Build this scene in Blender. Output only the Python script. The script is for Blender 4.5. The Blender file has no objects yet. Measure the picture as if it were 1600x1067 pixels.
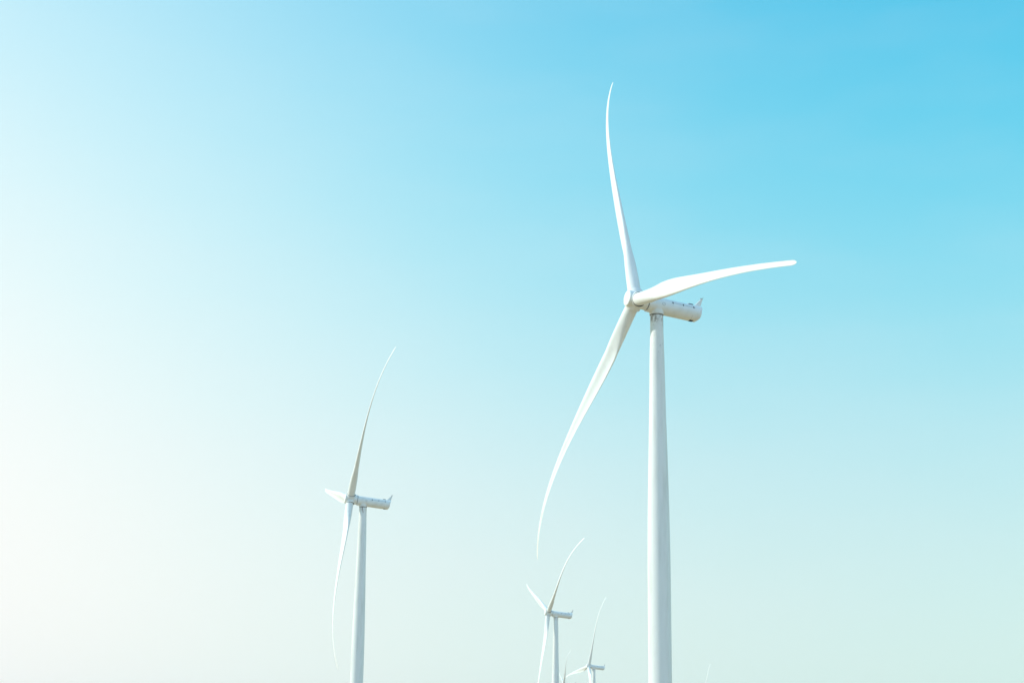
import bpy, bmesh, math, random
from mathutils import Vector, Matrix

sc = bpy.context.scene
R = math.radians
COL = sc.collection

# ------------------------------------------------------------------ camera
cam_d = bpy.data.cameras.new('camera')
cam = bpy.data.objects.new('camera', cam_d)
COL.objects.link(cam)
sc.camera = cam
cam_d.sensor_width = 36.0
cam_d.lens = 57.792
cam_d.clip_start = 0.5
cam_d.clip_end = 60000
PITCH, ROLL = R(14.9943), R(0.7945)
fw = Vector((0, math.cos(PITCH), math.sin(PITCH)))
up = Vector((0, -math.sin(PITCH), math.cos(PITCH)))
rt = Vector((1, 0, 0))
r2 = rt * math.cos(ROLL) + up * math.sin(ROLL)
u2 = up * math.cos(ROLL) - rt * math.sin(ROLL)
mw = Matrix((r2, u2, -fw)).transposed().to_4x4()
mw.translation = (0, 0, 1.7)
cam.matrix_world = mw

# ------------------------------------------------------------------ sun + sky
SUN_AZ, SUN_EL = R(-86), R(29)          # azimuth from the view axis (+Y), minus = left
S = Vector((math.sin(SUN_AZ) * math.cos(SUN_EL), math.cos(SUN_AZ) * math.cos(SUN_EL), math.sin(SUN_EL)))
sun_d = bpy.data.lights.new('sun', 'SUN')
sun_d.energy = 3.6
sun_d.angle = R(0.5)
sun_d.color = (1.0, 0.95, 0.86)
sun = bpy.data.objects.new('sun', sun_d)
COL.objects.link(sun)
sun.rotation_euler = S.to_track_quat('Z', 'Y').to_euler()
sun.location = (-100, 0, 200)

world = bpy.data.worlds.new('World')
sc.world = world
world.use_nodes = True
nt = world.node_tree
N, L = nt.nodes, nt.links
bg = N['Background']
bg.inputs[1].default_value = 0.1
sky = N.new('ShaderNodeTexSky')
sky.sky_type = 'NISHITA'
sky.sun_disc = False
sky.sun_elevation = SUN_EL
sky.sun_rotation = SUN_AZ
sky.air_density = 1.0
sky.dust_density = 0.4
sky.ozone_density = 4.0


def wmath(op, a, b=None, c=None):
    n = N.new('ShaderNodeMath')
    n.operation = op
    for i, v in enumerate((a, b, c)):
        if v is None:
            continue
        if isinstance(v, (int, float)):
            n.inputs[i].default_value = v
        else:
            L.new(v, n.inputs[i])
    return n.outputs[0]


def wvec(op, a, b):
    n = N.new('ShaderNodeVectorMath')
    n.operation = op
    for i, v in enumerate((a, b)):
        if isinstance(v, (tuple, Vector)):
            n.inputs[i].default_value = tuple(v)
        else:
            L.new(v, n.inputs[i])
    return n


def wmix(fac, a, colour):
    n = N.new('ShaderNodeMix')
    n.data_type = 'VECTOR'
    L.new(fac, n.inputs[0])
    L.new(a, n.inputs[4])
    n.inputs[5].default_value = colour
    return n.outputs[1]


tc = N.new('ShaderNodeTexCoord')
dirn = wvec('NORMALIZE', tc.outputs['Generated'], (0, 0, 0)).outputs[0]
sep = N.new('ShaderNodeSeparateXYZ')
L.new(dirn, sep.inputs[0])
GLOW = Vector((-math.sin(R(35.7)) * math.cos(R(-0.24)), math.cos(R(35.7)) * math.cos(R(-0.24)), math.sin(R(-0.24))))
# cyan air, then a pale haze layer towards the horizon, then the bright white haze on the sunward side
air = wvec('MULTIPLY', sky.outputs[0], (0.746, 3.42, 2.93)).outputs[0]
zz = wmath('MAXIMUM', sep.outputs[2], 0.0)
hz = N.new('ShaderNodeCombineXYZ')     # each colour has its own haze depth
for i, (depth, power, dens) in enumerate(((0.2600, 2.575, 0.854), (0.3473, 1.920, 0.760), (0.5973, 1.989, 0.927))):
    h = wmath('EXPONENT', wmath('MULTIPLY', wmath('POWER', wmath('DIVIDE', zz, depth), power), -1.0))
    L.new(wmath('MULTIPLY', h, dens), hz.inputs[i])
dif = wvec('SUBTRACT', (7.76, 6.52, 7.82), air).outputs[0]
lay = wvec('ADD', air, wvec('MULTIPLY', dif, hz.outputs[0]).outputs[0]).outputs[0]
ang = wmath('ARCCOSINE', wvec('DOT_PRODUCT', dirn, GLOW).outputs[1])
g2 = wmath('POWER', wmath('DIVIDE', ang, 0.5606), 2.511)
gf = wmath('MINIMUM', wmath('MULTIPLY', wmath('EXPONENT', wmath('MULTIPLY', g2, -1.0)), 1.033), 1.0)
lay = wmix(gf, lay, (11.45, 10.62, 10.2))
# faint uneven streaks in the high haze
nz = N.new('ShaderNodeTexNoise')
L.new(wvec('MULTIPLY', dirn, (5.0, 5.0, 17.0)).outputs[0], nz.inputs['Vector'])
nz.inputs['Scale'].default_value = 1.3
nz.inputs['Detail'].default_value = 5.0
thin = wmath('MULTIPLY', wmath('SUBTRACT', nz.outputs[0], 0.42), 0.20)
lay = wmix(wmath('MAXIMUM', thin, 0.0), lay, (9.2, 9.3, 9.4))
# added pale-blue fill in the unseen sky behind the viewer, lifting shaded faces
bk = N.new('ShaderNodeMapRange')
bk.interpolation_type = 'SMOOTHSTEP'
L.new(sep.outputs[1], bk.inputs[0])
bk.inputs[1].default_value = 0.55
bk.inputs[2].default_value = -0.5
bk.inputs[3].default_value = 0.0
bk.inputs[4].default_value = 0.85
lay = wmix(bk.outputs[0], lay, (5.4, 8.8, 12.4))
L.new(lay, bg.inputs[0])

sc.view_settings.view_transform = 'Standard'
sc.view_settings.look = 'None'
sc.view_settings.exposure = 0.0
sc.view_settings.gamma = 1.0
sc.view_settings.use_curve_mapping = False
sc.cycles.use_denoising = True


# ------------------------------------------------------------------ materials
class NB:
    """small node builder"""

    def __init__(self, name):
        self.m = bpy.data.materials.new(name)
        self.m.use_nodes = True
        self.t = self.m.node_tree
        self.bsdf = self.t.nodes['Principled BSDF']

    def put(self, sock, v):
        if hasattr(v, 'is_linked'):
            self.t.links.new(v, sock)
        else:
            sock.default_value = v

    def math(self, op, a, b=0.0, clamp=False):
        n = self.t.nodes.new('ShaderNodeMath')
        n.operation = op
        n.use_clamp = clamp
        self.put(n.inputs[0], a)
        self.put(n.inputs[1], b)
        return n.outputs[0]

    def obj(self):
        n = self.t.nodes.new('ShaderNodeTexCoord')
        s = self.t.nodes.new('ShaderNodeSeparateXYZ')
        self.t.links.new(n.outputs['Object'], s.inputs[0])
        return n.outputs['Object'], s.outputs

    def comb(self, x, y, z):
        n = self.t.nodes.new('ShaderNodeCombineXYZ')
        for i, v in enumerate((x, y, z)):
            self.put(n.inputs[i], v)
        return n.outputs[0]

    def noise(self, vec, scale, detail=3.0, rough=0.55):
        n = self.t.nodes.new('ShaderNodeTexNoise')
        self.put(n.inputs['Vector'], vec)
        n.inputs['Scale'].default_value = scale
        n.inputs['Detail'].default_value = detail
        n.inputs['Roughness'].default_value = rough
        return n.outputs[0]

    def smooth(self, v, a, b, lo=0.0, hi=1.0):
        n = self.t.nodes.new('ShaderNodeMapRange')
        n.interpolation_type = 'SMOOTHSTEP'
        self.put(n.inputs[0], v)
        n.inputs[1].default_value = a
        n.inputs[2].default_value = b
        n.inputs[3].default_value = lo
        n.inputs[4].default_value = hi
        return n.outputs[0]

    def mix(self, fac, a, b):
        n = self.t.nodes.new('ShaderNodeMix')
        n.data_type = 'RGBA'
        self.put(n.inputs[0], fac)
        self.put(n.inputs[6], a if hasattr(a, 'is_linked') else (*a, 1))
        self.put(n.inputs[7], b if hasattr(b, 'is_linked') else (*b, 1))
        return n.outputs[2]

    def done(self, colour, rough=0.45, spec=0.3):
        self.put(self.bsdf.inputs['Base Color'], colour if hasattr(colour, 'is_linked') else (*colour, 1))
        self.put(self.bsdf.inputs['Roughness'], rough)
        self.bsdf.inputs['Specular IOR Level'].default_value = spec
        return self.m


WHITE = (0.80, 0.80, 0.77)
OFF = (0.70, 0.70, 0.66)


def mat_paint(name, scale, lo=OFF):
    b = NB(name)
    o, _ = b.obj()
    f = b.smooth(b.noise(o, scale, 4), 0.42, 0.72, 0.0, 0.8)
    return b.done(b.mix(f, WHITE, lo), b.smooth(b.noise(o, scale * 3), 0.3, 0.7, 0.38, 0.55))


TOWER_H = 83.2 - 1.99


def mat_tower(name, grease, rust):
    b = NB(name)
    o, s = b.obj()
    x, y, z = s
    theta = b.math('ARCTAN2', y, x)
    base = b.mix(b.smooth(b.noise(b.comb(x, y, b.math('MULTIPLY', z, 0.12)), 0.9, 4), 0.42, 0.75), WHITE, OFF)
    down = b.math('SUBTRACT', TOWER_H, z)
    col = base
    # runs of grease below the yaw bearing
    n = b.noise(b.comb(b.math('MULTIPLY', theta, 2.7), b.math('MULTIPLY', z, 0.8), 3.7), 1.0, 5, 0.7)
    fade = b.smooth(down, 0.0, 2.6, 0.16, 0.0)
    run = b.smooth(b.math('ADD', n, fade), 0.62, 0.70, 0.0, grease)
    run = b.math('MULTIPLY', run, b.smooth(down, 1.2, 2.7, 1.0, 0.0))
    col = b.mix(run, col, (0.10, 0.085, 0.06))
    # smudged film around the top metre and a few loose specks lower down
    film = b.math('MULTIPLY', b.smooth(down, 0.2, 3.4, 0.45 * grease, 0.0), b.smooth(b.noise(o, 1.6, 4), 0.35, 0.65))
    col = b.mix(film, col, (0.30, 0.27, 0.22))
    sp = b.smooth(b.noise(b.comb(b.math('MULTIPLY', x, 3.0), b.math('MULTIPLY', y, 3.0), b.math('MULTIPLY', z, 1.3)), 1.3, 2), 0.705, 0.74, 0.0, grease)
    sp = b.math('MULTIPLY', sp, b.smooth(down, 6.0, 12.0, 1.0, 0.0))
    col = b.mix(sp, col, (0.13, 0.12, 0.11))
    if grease > 0.5:
        # one long run down the side away from the sun
        wob = b.math('MULTIPLY', b.noise(b.comb(0.0, 0.0, z), 1.5, 2), 0.25)
        dt = b.math('ABSOLUTE', b.math('ADD', b.math('ADD', theta, 0.25), wob))
        m = b.math('MULTIPLY', b.smooth(dt, 0.05, 0.16, 0.75, 0.0), b.smooth(down, 1.6, 3.4, 1.0, 0.0))
        col = b.mix(m, col, (0.14, 0.12, 0.10))
    if rust:
        path = b.math('ADD', b.math('MULTIPLY', b.math('SINE', b.math('MULTIPLY', down, 2.3)), -0.10), b.math('MULTIPLY', down, 0.06))
        dx = b.math('ABSOLUTE', b.math('SUBTRACT', x, path))
        m = b.math('MULTIPLY', b.smooth(dx, 0.05, 0.13, 0.9, 0.0), b.smooth(down, 1.7, 2.05, 1.0, 0.0))
        m = b.math('MULTIPLY', m, b.math('LESS_THAN', y, 0.0))
        col = b.mix(m, col, (0.17, 0.08, 0.04))
        cap = b.math('MULTIPLY', b.smooth(down, 0.05, 0.35, 0.8, 0.0), b.smooth(b.math('ABSOLUTE', x), 0.3, 0.75, 1.0, 0.0))
        col = b.mix(cap, col, (0.12, 0.09, 0.06))
    return b.done(col, 0.42)


M_TOWER = mat_tower('tower_paint', 0.25, False)
M_TOWER_GREASY = mat_tower('tower_paint_greasy', 0.68, False)
M_TOWER_RUST = mat_tower('tower_paint_rusty', 0.3, True)
M_BLADE = mat_paint('blade_gelcoat', 0.35, (0.74, 0.74, 0.71))
M_SHELL = mat_paint('nacelle_paint', 0.8)
M_DARK = NB('dark_seal').done((0.018, 0.016, 0.014), 0.7)
M_LATCH = NB('latch_steel').done((0.05, 0.055, 0.065), 0.5)
M_HATCH = NB('roof_hatch_grey').done((0.085, 0.095, 0.14), 0.6)
M_RAIL = NB('seam_grey').done((0.22, 0.22, 0.24), 0.7)


def mat_ground():
    b = NB('dry_grassland')
    o, _ = b.obj()
    a = b.smooth(b.noise(o, 0.004, 6, 0.6), 0.35, 0.65)
    c = b.smooth(b.noise(o, 0.35, 5, 0.7), 0.3, 0.7)
    col = b.mix(a, (0.58, 0.38, 0.20), (0.50, 0.33, 0.17))
    col = b.mix(b.math('MULTIPLY', c, 0.5), col, (0.38, 0.25, 0.13))
    return b.done(col, 0.95, 0.1)


# ------------------------------------------------------------------ mesh helpers
def finish(name, bm, mat, parent=None, mtx=None, angle=32, link=True):
    bmesh.ops.remove_doubles(bm, verts=bm.verts, dist=1e-5)
    bmesh.ops.recalc_face_normals(bm, faces=bm.faces)
    for f in bm.faces:
        f.smooth = True
    for e in bm.edges:
        if len(e.link_faces) == 2 and e.calc_face_angle(0) > R(angle):
            e.smooth = False
    me = bpy.data.meshes.new(name)
    bm.to_mesh(me)
    bm.free()
    me.materials.append(mat)
    return me


def place(name, me, parent, mtx):
    o = bpy.data.objects.new(name, me)
    COL.objects.link(o)
    o.parent = parent
    o.matrix_local = mtx
    return o


def rings_mesh(bm, rings, cap0=True, cap1=True):
    vs = [[bm.verts.new(p) for p in r] for r in rings]
    n = len(rings[0])
    for a, b in zip(vs[:-1], vs[1:]):
        for i in range(n):
            bm.faces.new((a[i], a[(i + 1) % n], b[(i + 1) % n], b[i]))
    if cap0:
        bm.faces.new(vs[0][::-1])
    if cap1:
        bm.faces.new(vs[-1])


def lathe(bm, prof, axis='Z', n=48, mtx=None):
    """prof: (r, h) pairs along the axis"""
    rings = []
    for r, h in prof:
        ring = []
        for i in range(n):
            t = 2 * math.pi * i / n
            c, s = r * math.cos(t), r * math.sin(t)
            p = Vector((c, s, h)) if axis == 'Z' else Vector((h, c, s))
            ring.append(mtx @ p if mtx else p)
        rings.append(ring)
    rings_mesh(bm, rings)


def box(bm, lo, hi, mtx=None, bevel=0.0):
    pts = [Vector((x, y, z)) for x in (lo[0], hi[0]) for y in (lo[1], hi[1]) for z in (lo[2], hi[2])]
    if mtx:
        pts = [mtx @ p for p in pts]
    v = [bm.verts.new(p) for p in pts]
    fs = [bm.faces.new([v[i] for i in q]) for q in ((0, 1, 3, 2), (4, 6, 7, 5), (0, 4, 5, 1), (2, 3, 7, 6), (0, 2, 6, 4), (1, 5, 7, 3))]
    if bevel:
        es = list({e for f in fs for e in f.edges})
        bmesh.ops.bevel(bm, geom=es, offset=bevel, segments=2, affect='EDGES', profile=0.5)


def tube(bm, pts, r, n=8):
    rings = []
    for i, p in enumerate(pts):
        p = Vector(p)
        d = (Vector(pts[min(i + 1, len(pts) - 1)]) - Vector(pts[max(i - 1, 0)])).normalized()
        a = d.orthogonal().normalized()
        b = d.cross(a)
        rings.append([p + a * r * math.cos(2 * math.pi * k / n) + b * r * math.sin(2 * math.pi * k / n) for k in range(n)])
    rings_mesh(bm, rings)


def lerp_tab(x, xs, ys):
    if x <= xs[0]:
        return ys[0]
    for i in range(1, len(xs)):
        if x <= xs[i]:
            t = (x - xs[i - 1]) / (xs[i] - xs[i - 1])
            return ys[i - 1] + (ys[i] - ys[i - 1]) * t
    return ys[-1]


def smooth_tab(x, xs, ys):
    """a little averaging keeps the table from kinking"""
    w = 0.018
    return sum(lerp_tab(min(1, max(0, x + d * w)), xs, ys) * k for d, k in ((-1, .2), (-.5, .2), (0, .2), (.5, .2), (1, .2)))


# ------------------------------------------------------------------ the parts, each built once
HH = 83.2            # hub axis above the ground at the tower
OV = 4.077           # hub centre ahead of the tower axis
TILT = R(5.172)
BR = 55.0            # rotor radius


def mesh_tower():
    bm = bmesh.new()
    prof = [(2.05, -1.5), (2.05, 0.0), (2.05, 0.15), (1.96, 0.16), (1.95, 14), (1.955, 28), (1.95, 37), (1.90, 42), (1.83, 47)]
    prof += [(1.665, 55.2), (1.50, 62.0), (1.385, 68.0), (1.345, 71.1), (1.27, 74.5), (1.165, 78.0), (1.13, TOWER_H)]
    # finer rings by interpolation
    fine = []
    for (r0, h0), (r1, h1) in zip(prof[:-1], prof[1:]):
        k = max(1, int((h1 - h0) / 2.5))
        for i in range(k):
            t = i / k
            fine.append((r0 + (r1 - r0) * t, h0 + (h1 - h0) * t))
    fine.append(prof[-1])
    lathe(bm, fine, n=72)
    return finish('tower', bm, M_TOWER)


def mesh_bearing():
    bm = bmesh.new()
    lathe(bm, [(1.0, -2.06), (1.19, -2.06), (1.19, -1.955), (1.0, -1.955)], n=56)
    return finish('yaw_bearing', bm, M_DARK)


def mesh_collar():
    bm = bmesh.new()
    lathe(bm, [(1.20, -1.955), (1.255, -1.94), (1.275, -1.89), (1.275, -1.45), (1.285, -1.2), (1.33, -1.0), (1.42, -0.84), (1.42, -0.3)], n=56)
    return finish('yaw_collar', bm, M_SHELL)


NR = 1.47


DROP = 0.20           # the shell hangs a little below the rotor axis


def mesh_nacelle():
    bm = bmesh.new()
    n = 64
    rings = []

    def ring(x, r, s=None):
        out = []
        for i in range(n):
            t = 2 * math.pi * i / n
            y, z = r * math.cos(t), r * math.sin(t)
            px = x
            if s is not None:
                lim = 0.92 * max(0.06, 1 - (max(0.0, -z) / (NR * 1.003)) ** 3.4) ** 0.42
                lim += 0.34 * max(0, z) / NR
                px = -7.28 - s * lim
            out.append(Vector((px, y, z)))
        return out
    fx = OV - 2.19
    for x, r in ((fx, 1.30), (fx, 1.425), (fx - 0.03, 1.458), (fx - 0.1, NR), (0.6, NR), (-0.6, NR), (-2, NR), (-3.5, NR), (-5, NR), (-6.4, NR), (-7.28, NR)):
        rings.append(ring(x, r))
    for s in (0.25, 0.5, 0.72, 0.88, 0.96):
        rings.append(ring(0, NR, s))
    rings.append(ring(0, NR * 0.992, 0.99))
    for k in (0.97, 0.9, 0.78, 0.6, 0.4, 0.2, 0.06):
        rings.append(ring(0, NR * k, 1.0))
    rings_mesh(bm, rings)
    return finish('nacelle', bm, M_SHELL, angle=50)


def on_shell(x, deg, side):
    """frame on the nacelle skin: x forward, y tangential (up), z outward"""
    a = R(deg)
    out = Vector((0, side * math.cos(a), math.sin(a)))
    tan = out.cross(Vector((1, 0, 0)))
    m = Matrix((Vector((1, 0, 0)), tan, out)).transposed().to_4x4()
    m.translation = Vector((x, 0, 0)) + out * NR
    return m


def mesh_latch():
    bm = bmesh.new()
    box(bm, (-0.075, -0.19, -0.03), (0.075, 0.19, 0.05), bevel=0.02)
    box(bm, (-0.14, -0.035, -0.03), (0.14, 0.035, 0.035), bevel=0.01)
    return finish('latch', bm, M_LATCH)


def mesh_rail():
    bm = bmesh.new()
    box(bm, (-2.35, -0.022, -0.02), (2.35, 0.022, 0.012))
    return finish('seam_strip', bm, M_RAIL)


def mesh_port():
    bm = bmesh.new()
    pts = []
    n = 28
    for i in range(n + 1):
        t = 2 * math.pi * i / n
        x, y = 0.27 * math.cos(t), 0.27 * math.sin(t)
        pts.append((x, y, math.sqrt(NR * NR - y * y) - NR + 0.006))
    tube(bm, pts, 0.022, 6)
    return finish('inspection_port', bm, M_RAIL)


def mesh_panel_joint():
    bm = bmesh.new()
    pts = []
    for i in range(25):
        a = R(-150 + 120 * i / 24)
        pts.append((-6.55, NR * math.cos(a), NR * math.sin(a)))
    tube(bm, pts, 0.014, 6)
    return finish('panel_joint', bm, M_RAIL)


def mesh_roof_hatch():
    bm = bmesh.new()
    box(bm, (-6.88, -0.50, 1.34), (-6.05, 0.50, 1.57), bevel=0.03)
    return finish('roof_hatch', bm, M_HATCH)


def mesh_roof_cap():  # small white cap ahead of the roof hatch, gives no light
    bm = bmesh.new()
    lathe(bm, [(0.10, 1.40), (0.10, 1.53), (0.085, 1.58), (0.03, 1.61)], n=14, mtx=Matrix.Translation((-5.95, 0.15, 0.04)))
    return finish('roof_cap', bm, M_SHELL)


def mesh_vent():
    bm = bmesh.new()
    rings = []
    for x in (-7.20, -7.14, -6.50, -6.44):
        d = 0.03 if x in (-7.20, -6.44) else 0.0
        r = []
        for i in range(13):
            a = R(-90 - 17 + 34 * i / 12)
            r.append(Vector((x, (NR + 0.035 - d) * math.cos(a), (NR + 0.035 - d) * math.sin(a))))
        for i in range(12, -1, -1):
            a = R(-90 - 17 + 34 * i / 12)
            r.append(Vector((x, (NR - 0.1) * math.cos(a), (NR - 0.1) * math.sin(a))))
        rings.append(r)
    rings_mesh(bm, rings)
    return finish('belly_vent', bm, M_DARK)


def mesh_drain():
    bm = bmesh.new()
    lathe(bm, [(0.09, -1.40), (0.09, -1.49), (0.06, -1.54), (0.02, -1.55)], n=14, mtx=Matrix.Translation((-4.1, 0, 0)))
    return finish('drain_cap', bm, M_SHELL)


def mesh_fin():
    bm = bmesh.new()
    rings = []
    for t in (0.0, 0.12, 0.3, 0.5, 0.7, 0.88, 0.97, 1.0):
        le = -7.00 - 1.62 * t ** 0.9
        te = -8.50 - 0.40 * t ** 1.3
        z = 1.20 + 1.85 * t
        h = (0.22 - 0.12 * t) * (1 if t < 0.99 else 0.7)
        # blunt leading edge, thin trailing edge
        rings.append([Vector((le, -h, z)), Vector((le, h, z)), Vector((te * .6 + le * .4, h * .85, z)), Vector((te, 0.045, z)),
                      Vector((te, -0.045, z)), Vector((te * .6 + le * .4, -h * .85, z))])
    rings_mesh(bm, rings)
    return finish('tail_fin', bm, M_SHELL, angle=30)


def mesh_sensor():
    bm = bmesh.new()
    tube(bm, [(-8.40, 0, 3.03), (-8.6, 0, 3.08), (-8.86, 0, 3.13), (-8.96, 0, 3.19)], 0.045, 8)
    tube(bm, [(-8.94, 0, 3.17), (-8.95, 0, 3.42)], 0.022, 6)
    tube(bm, [(-8.56, 0.0, 2.96), (-8.56, 0.0, 3.16)], 0.06, 8)
    return finish('wind_sensor', bm, M_RAIL)


def mesh_seal():
    bm = bmesh.new()
    lathe(bm, [(0.9, -2.21), (1.37, -2.21), (1.37, -2.06), (0.9, -2.06)], axis='X', n=56)
    return finish('hub_seal', bm, M_DARK)


COLLAR = 1.66


def mesh_hub():
    bm = bmesh.new()
    lathe(bm, [(0.4, -2.07), (1.40, -2.07), (1.44, -2.04), (1.455, -1.97), (1.46, -0.4), (1.455, 0.4), (1.44, 1.1), (1.41, 1.58)], axis='X', n=64)
    for k in range(3):
        a = k * 2 * math.pi / 3
        m = Matrix.Rotation(-a, 4, 'X')
        lathe(bm, [(1.385, 0.1), (1.385, COLLAR - 0.06), (1.36, COLLAR), (1.312, COLLAR), (1.312, COLLAR - 0.09), (0.9, COLLAR - 0.09)], n=48, mtx=m)
    return finish('hub', bm, M_SHELL, angle=28)


def mesh_nose():
    bm = bmesh.new()
    lathe(bm, [(1.36, 1.56), (1.418, 1.585), (1.41, 1.64), (1.36, 1.685), (1.2, 1.73), (0.8, 1.775), (0.4, 1.80), (0.05, 1.81)], axis='X', n=64)
    return finish('nose_cap', bm, M_SHELL, angle=40)


def mesh_root_ring():
    bm = bmesh.new()
    lathe(bm, [(0.9, COLLAR - 0.085), (1.305, COLLAR - 0.085), (1.305, COLLAR - 0.02), (1.10, COLLAR + 0.02), (0.9, COLLAR + 0.02)], n=48)
    return finish('root_seal', bm, M_DARK)


CX = [0, .04, .08, .12, .17, .22, .27, .33, .40, .46, .53, .60, .68, .80, .91, 1]
CY = [2.3, 2.3, 2.34, 2.55, 2.95, 3.22, 3.28, 3.12, 2.75, 2.38, 2.0, 1.70, 1.42, 1.10, .90, .82]


def chord_at(q):
    w = 0.045 * min(1.0, max(0.0, (0.96 - q) / 0.2))
    ks = [-1, -.75, -.5, -.25, 0, .25, .5, .75, 1]
    tot = sum(1 - abs(k) * .8 for k in ks)
    return sum(lerp_tab(min(1, max(0, q + k * w)), CX, CY) * (1 - abs(k) * .8) for k in ks) / tot


def mesh_blade(c1, c2, c3, e2):
    """local X to the leading edge, Y downwind, Z out along the blade"""
    bm = bmesh.new()
    half = 15
    r0 = (COLLAR - 0.05) / BR
    rhos = [r0 + (1 - r0) * (i / 74) for i in range(75)]
    rhos = rhos[:-2] + [0.984, 0.99, 0.994, 0.997, 0.999, 1.0]
    rings = []
    sharp_from = None
    for j, q in enumerate(rhos):
        c = chord_at(q)
        c0 = c
        if q > 0.984:
            c = c0 * math.sqrt(max(0.02, 1 - ((q - 0.984) / 0.016) ** 2))
        b = R(smooth_tab(q, [0, .1, .25, .5, .75, 1], [18, 16, 12, 5, 2, 0]))
        sh = lerp_tab(q, [0, .05, .2, 1], [0, 0, .18, .18])
        th = smooth_tab(q, [0, .05, .12, .2, .3, .5, .75, 1], [1, 1, .70, .45, .33, .25, .19, .16])
        te = smooth_tab(q, [0, .05, .1, .16, .3, .5, 1], [0, 0, .30, .30, .12, .03, .008])
        w = smooth_tab(q, [0, .045, .1, .19, 1], [1, 1, .55, 0, 0])
        fl = BR * (c1 * q + c2 * q * q + c3 * q ** 4)
        sw = -BR * e2 * q * q

        def pt(xi, sgn):
            circ = 0.5 * math.sqrt(max(0.0, 1 - (2 * xi - 1) ** 2))
            naca = 5 * th * (0.2969 * math.sqrt(xi) - 0.126 * xi - 0.3516 * xi ** 2 + 0.2843 * xi ** 3 - 0.1036 * xi ** 4)
            camber = 0.035 * 4 * xi * (1 - xi) * (1 - w)
            # the pressure side (upwind) hollows towards the trailing edge
            hollow = -0.05 * math.sin(math.pi * min(1, max(0, (xi - 0.35) / 0.65))) * (1 - w) if sgn < 0 else 0
            yy = (w * circ * (1 if th > 0.9 else 1) + (1 - w) * naca + hollow) * c * sgn + camber * c + sgn * 0.5 * te * xi ** 2
            xx = (0.5 - xi) * c - sh * c0
            return Vector((xx * math.cos(b) + yy * math.sin(b) + sw, -xx * math.sin(b) + yy * math.cos(b) + fl, q * BR))
        ring = []
        for i in range(half + 1):
            xi = 0.5 * (1 - math.cos(math.pi * i / half))
            ring.append(pt(xi, 1))
        for i in range(half, 0, -1):
            xi = 0.5 * (1 - math.cos(math.pi * i / half))
            xi = min(xi, 0.9995) if i == half else xi
            ring.append(pt(xi, -1) + (Vector((0, -2e-4, 0)) if i == half else Vector()))
        rings.append(ring)
    rings_mesh(bm, rings)
    return finish('blade', bm, M_BLADE, angle=38)


SHARED = dict(tower=mesh_tower(), bearing=mesh_bearing(), collar=mesh_collar(), nacelle=mesh_nacelle(), latch=mesh_latch(),
              rail=mesh_rail(), port=mesh_port(), joint=mesh_panel_joint(), hatch=mesh_roof_hatch(), cap=mesh_roof_cap(),
              vent=mesh_vent(), drain=mesh_drain(), fin=mesh_fin(), sensor=mesh_sensor(), seal=mesh_seal(), hub=mesh_hub(),
              nose=mesh_nose(), ring=mesh_root_ring())


def tower_mesh(mat):
    if mat is M_TOWER:
        return SHARED['tower']
    me = SHARED['tower'].copy()
    me.materials.clear()
    me.materials.append(mat)
    return me


def turbine(label, x, y, hub_h, yaw, theta, cone, bends, tower_mat):
    root = bpy.data.objects.new('wind_turbine', None)
    COL.objects.link(root)
    root.empty_display_size = 3
    root.location = (x, y, hub_h - HH)
    root['label'] = label
    root['category'] = 'wind turbine'
    root['group'] = 'white wind turbines rising into the sky'
    I = Matrix.Identity(4)
    tw = place('tower', tower_mesh(tower_mat), root, I)
    place('yaw_bearing', SHARED['bearing'], tw, Matrix.Translation((0, 0, HH)))
    yaw = R(yaw)
    nh = Vector((-math.sin(yaw), -math.cos(yaw), 0))
    n = nh * math.cos(TILT) + Vector((0, 0, math.sin(TILT)))
    v = Vector((0, 0, math.cos(TILT))) - nh * math.sin(TILT)
    u = v.cross(n)
    nm = Matrix((n, u, v)).transposed().to_4x4()
    nm.translation = Vector((0, 0, HH)) - v * DROP
    nac = place('nacelle', SHARED['nacelle'], root, nm)
    upright = Matrix((nh, Vector((0, 0, 1)).cross(nh), Vector((0, 0, 1)))).transposed().to_4x4()
    upright.translation = (0, 0, HH)
    place('yaw_collar', SHARED['collar'], nac, nm.inverted() @ upright)
    for side in (1, -1):
        for sx in (-2.55, -4.6, -6.65):
            place('latch', SHARED['latch'], nac, on_shell(sx, 27, side))
        place('seam_strip', SHARED['rail'], nac, on_shell(-4.6, 27, side))
        place('inspection_port', SHARED['port'], nac, on_shell(-0.75, 2, side))
    place('panel_joint', SHARED['joint'], nac, I)
    place('roof_hatch', SHARED['hatch'], nac, I)
    place('roof_cap', SHARED['cap'], nac, I)
    place('belly_vent', SHARED['vent'], nac, I)
    place('drain_cap', SHARED['drain'], nac, I)
    fin = place('tail_fin', SHARED['fin'], nac, I)
    place('wind_sensor', SHARED['sensor'], nac, I)
    # hub turned with the rotor: local X = nose, Z = first blade
    th = R(theta)
    rad = v * math.cos(th) + u * math.sin(th)
    lat = rad.cross(n)
    hm = Matrix((n, lat, rad)).transposed().to_4x4()
    hm.translation = Vector((0, 0, HH)) + n * OV
    hub = place('hub', SHARED['hub'], root, hm)
    place('nose_cap', SHARED['nose'], hub, I)
    place('hub_seal', SHARED['seal'], hub, I)
    for k in range(3):
        a = th + k * 2 * math.pi / 3
        rad = v * math.cos(a) + u * math.sin(a)
        le = u * math.cos(a) - v * math.sin(a)
        bm_ = Matrix((le, -n, rad)).transposed().to_4x4()
        bm_.translation = Vector((0, 0, HH)) + n * OV
        bl = place('blade', mesh_blade(cone, *bends[k]), root, bm_)
        place('root_seal', SHARED['ring'], bl, I)
    return root


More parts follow.
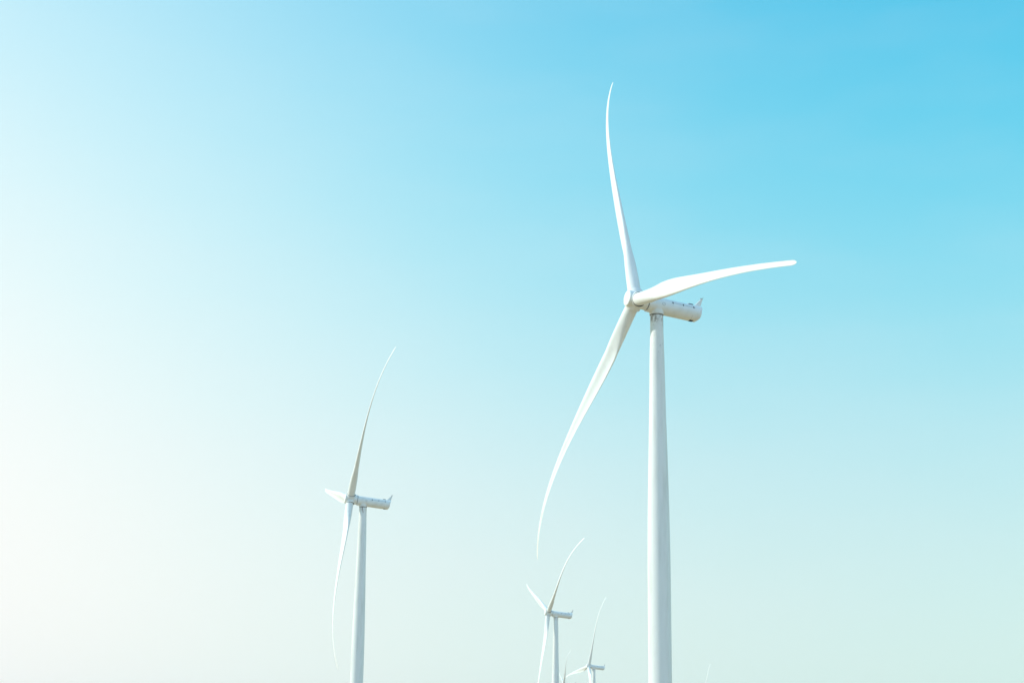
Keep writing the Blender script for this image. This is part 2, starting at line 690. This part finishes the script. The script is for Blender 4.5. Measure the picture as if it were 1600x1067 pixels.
TURBINES = [
    ("largest and nearest white wind turbine, its thick tower grease-stained below the nacelle",
     25.356, 277.816, 83.224, 69.251, -17.984, -0.0776,
     ((-0.0309, 0.1213, 0.0752), (-0.0471, 0.1401, 0.0417), (-0.0651, 0.1437, 0.0172)), M_TOWER_GREASY),
    ("mid-sized white turbine standing alone on the left, one short-looking broad blade pointing left",
     -45.215, 502.985, 84.933, 75.955, 42.617, -0.0479,
     ((0.0119, 0.0821, -0.0231), (-0.0804, 0.1442, -0.0219), (-0.0668, 0.0828, 0.0032)), M_TOWER_RUST),
    ("small white turbine with one blade raised left, beneath the nearest turbine's drooping blade tip",
     24.126, 839.158, 84.338, 76.352, 55.381, -0.032,
     ((-0.0612, 0.1497, 0.0241), (-0.1097, 0.1169, 0.0134), (-0.0723, 0.1017, 0.0581)), M_TOWER),
    ("small distant turbine close to the thick tower, a pale blade hanging down to the left",
     65.313, 1265.321, 86.941, 74.336, 24.484, -0.025,
     ((-0.0731, 0.1345, 0.0136), (-0.0809, 0.1096, 0.0019), (-0.083, 0.1023, 0.0025)), M_TOWER),
    ("distant turbine cut off by the bottom edge, only two blades and nacelle roof showing",
     63.701, 1774.554, 102.627, 86.103, 51.242, -0.0257,
     ((-0.1105, 0.1439, -0.0499), (-0.0984, 0.1225, -0.001), (-0.1007, 0.1192, 0.0464)), M_TOWER),
    ("farthest turbine, only a faint blade tip showing right of the thick tower",
     242.684, 2060.427, 92.013, 74.507, 11.957, -0.0,
     ((0.0095, 0.0372, -0.0009), (0.0083, 0.0324, -0.0004), (0.0083, 0.0324, -0.0004)), M_TOWER),
]

# ------------------------------------------------------------------ ground
PEAKS = [(t[1], t[2], t[3] - HH) for t in TURBINES]


def ground_height(x, y):
    h = 0.0
    for (px, py, dz) in PEAKS:
        h += dz * math.exp(-((x - px) ** 2 + (y - py) ** 2) / (2 * 170.0 ** 2))
    return h


def build_ground():
    bm = bmesh.new()
    radii = [0] + [20 * 1.06 ** i for i in range(98)]
    n = 160
    rings = []
    for r in radii[1:]:
        rings.append([bm.verts.new((r * math.cos(2 * math.pi * i / n), r * math.sin(2 * math.pi * i / n),
                                    ground_height(r * math.cos(2 * math.pi * i / n), r * math.sin(2 * math.pi * i / n)))) for i in range(n)])
    c = bm.verts.new((0, 0, ground_height(0, 0)))
    for i in range(n):
        bm.faces.new((c, rings[0][i], rings[0][(i + 1) % n]))
    for a, b in zip(rings[:-1], rings[1:]):
        for i in range(n):
            bm.faces.new((a[i], b[i], b[(i + 1) % n], a[(i + 1) % n]))
    me = bpy.data.meshes.new('ground')
    bmesh.ops.recalc_face_normals(bm, faces=bm.faces)
    for f in bm.faces:
        f.smooth = True
    bm.to_mesh(me)
    bm.free()
    me.materials.append(mat_ground())
    o = bpy.data.objects.new('ground', me)
    COL.objects.link(o)
    o['kind'] = 'structure'


build_ground()
for t in TURBINES:
    turbine(*t)

# ------------------------------------------------------------------ the thin haze over the plain
def build_haze():
    bm = bmesh.new()
    box(bm, (-5950, -5950, -4.0), (5950, 5950, 162.0))
    b = NB('haze_air')
    b.t.nodes.remove(b.bsdf)
    vol = b.t.nodes.new('ShaderNodeVolumePrincipled')
    vol.inputs['Color'].default_value = (0.98, 0.985, 0.99, 1)
    vol.inputs['Density'].default_value = 0.00011
    vol.inputs['Anisotropy'].default_value = 0.0
    b.t.links.new(vol.outputs[0], b.t.nodes['Material Output'].inputs['Volume'])
    o = bpy.data.objects.new('haze', finish('haze', bm, b.m))
    COL.objects.link(o)
    o['kind'] = 'stuff'


build_haze()
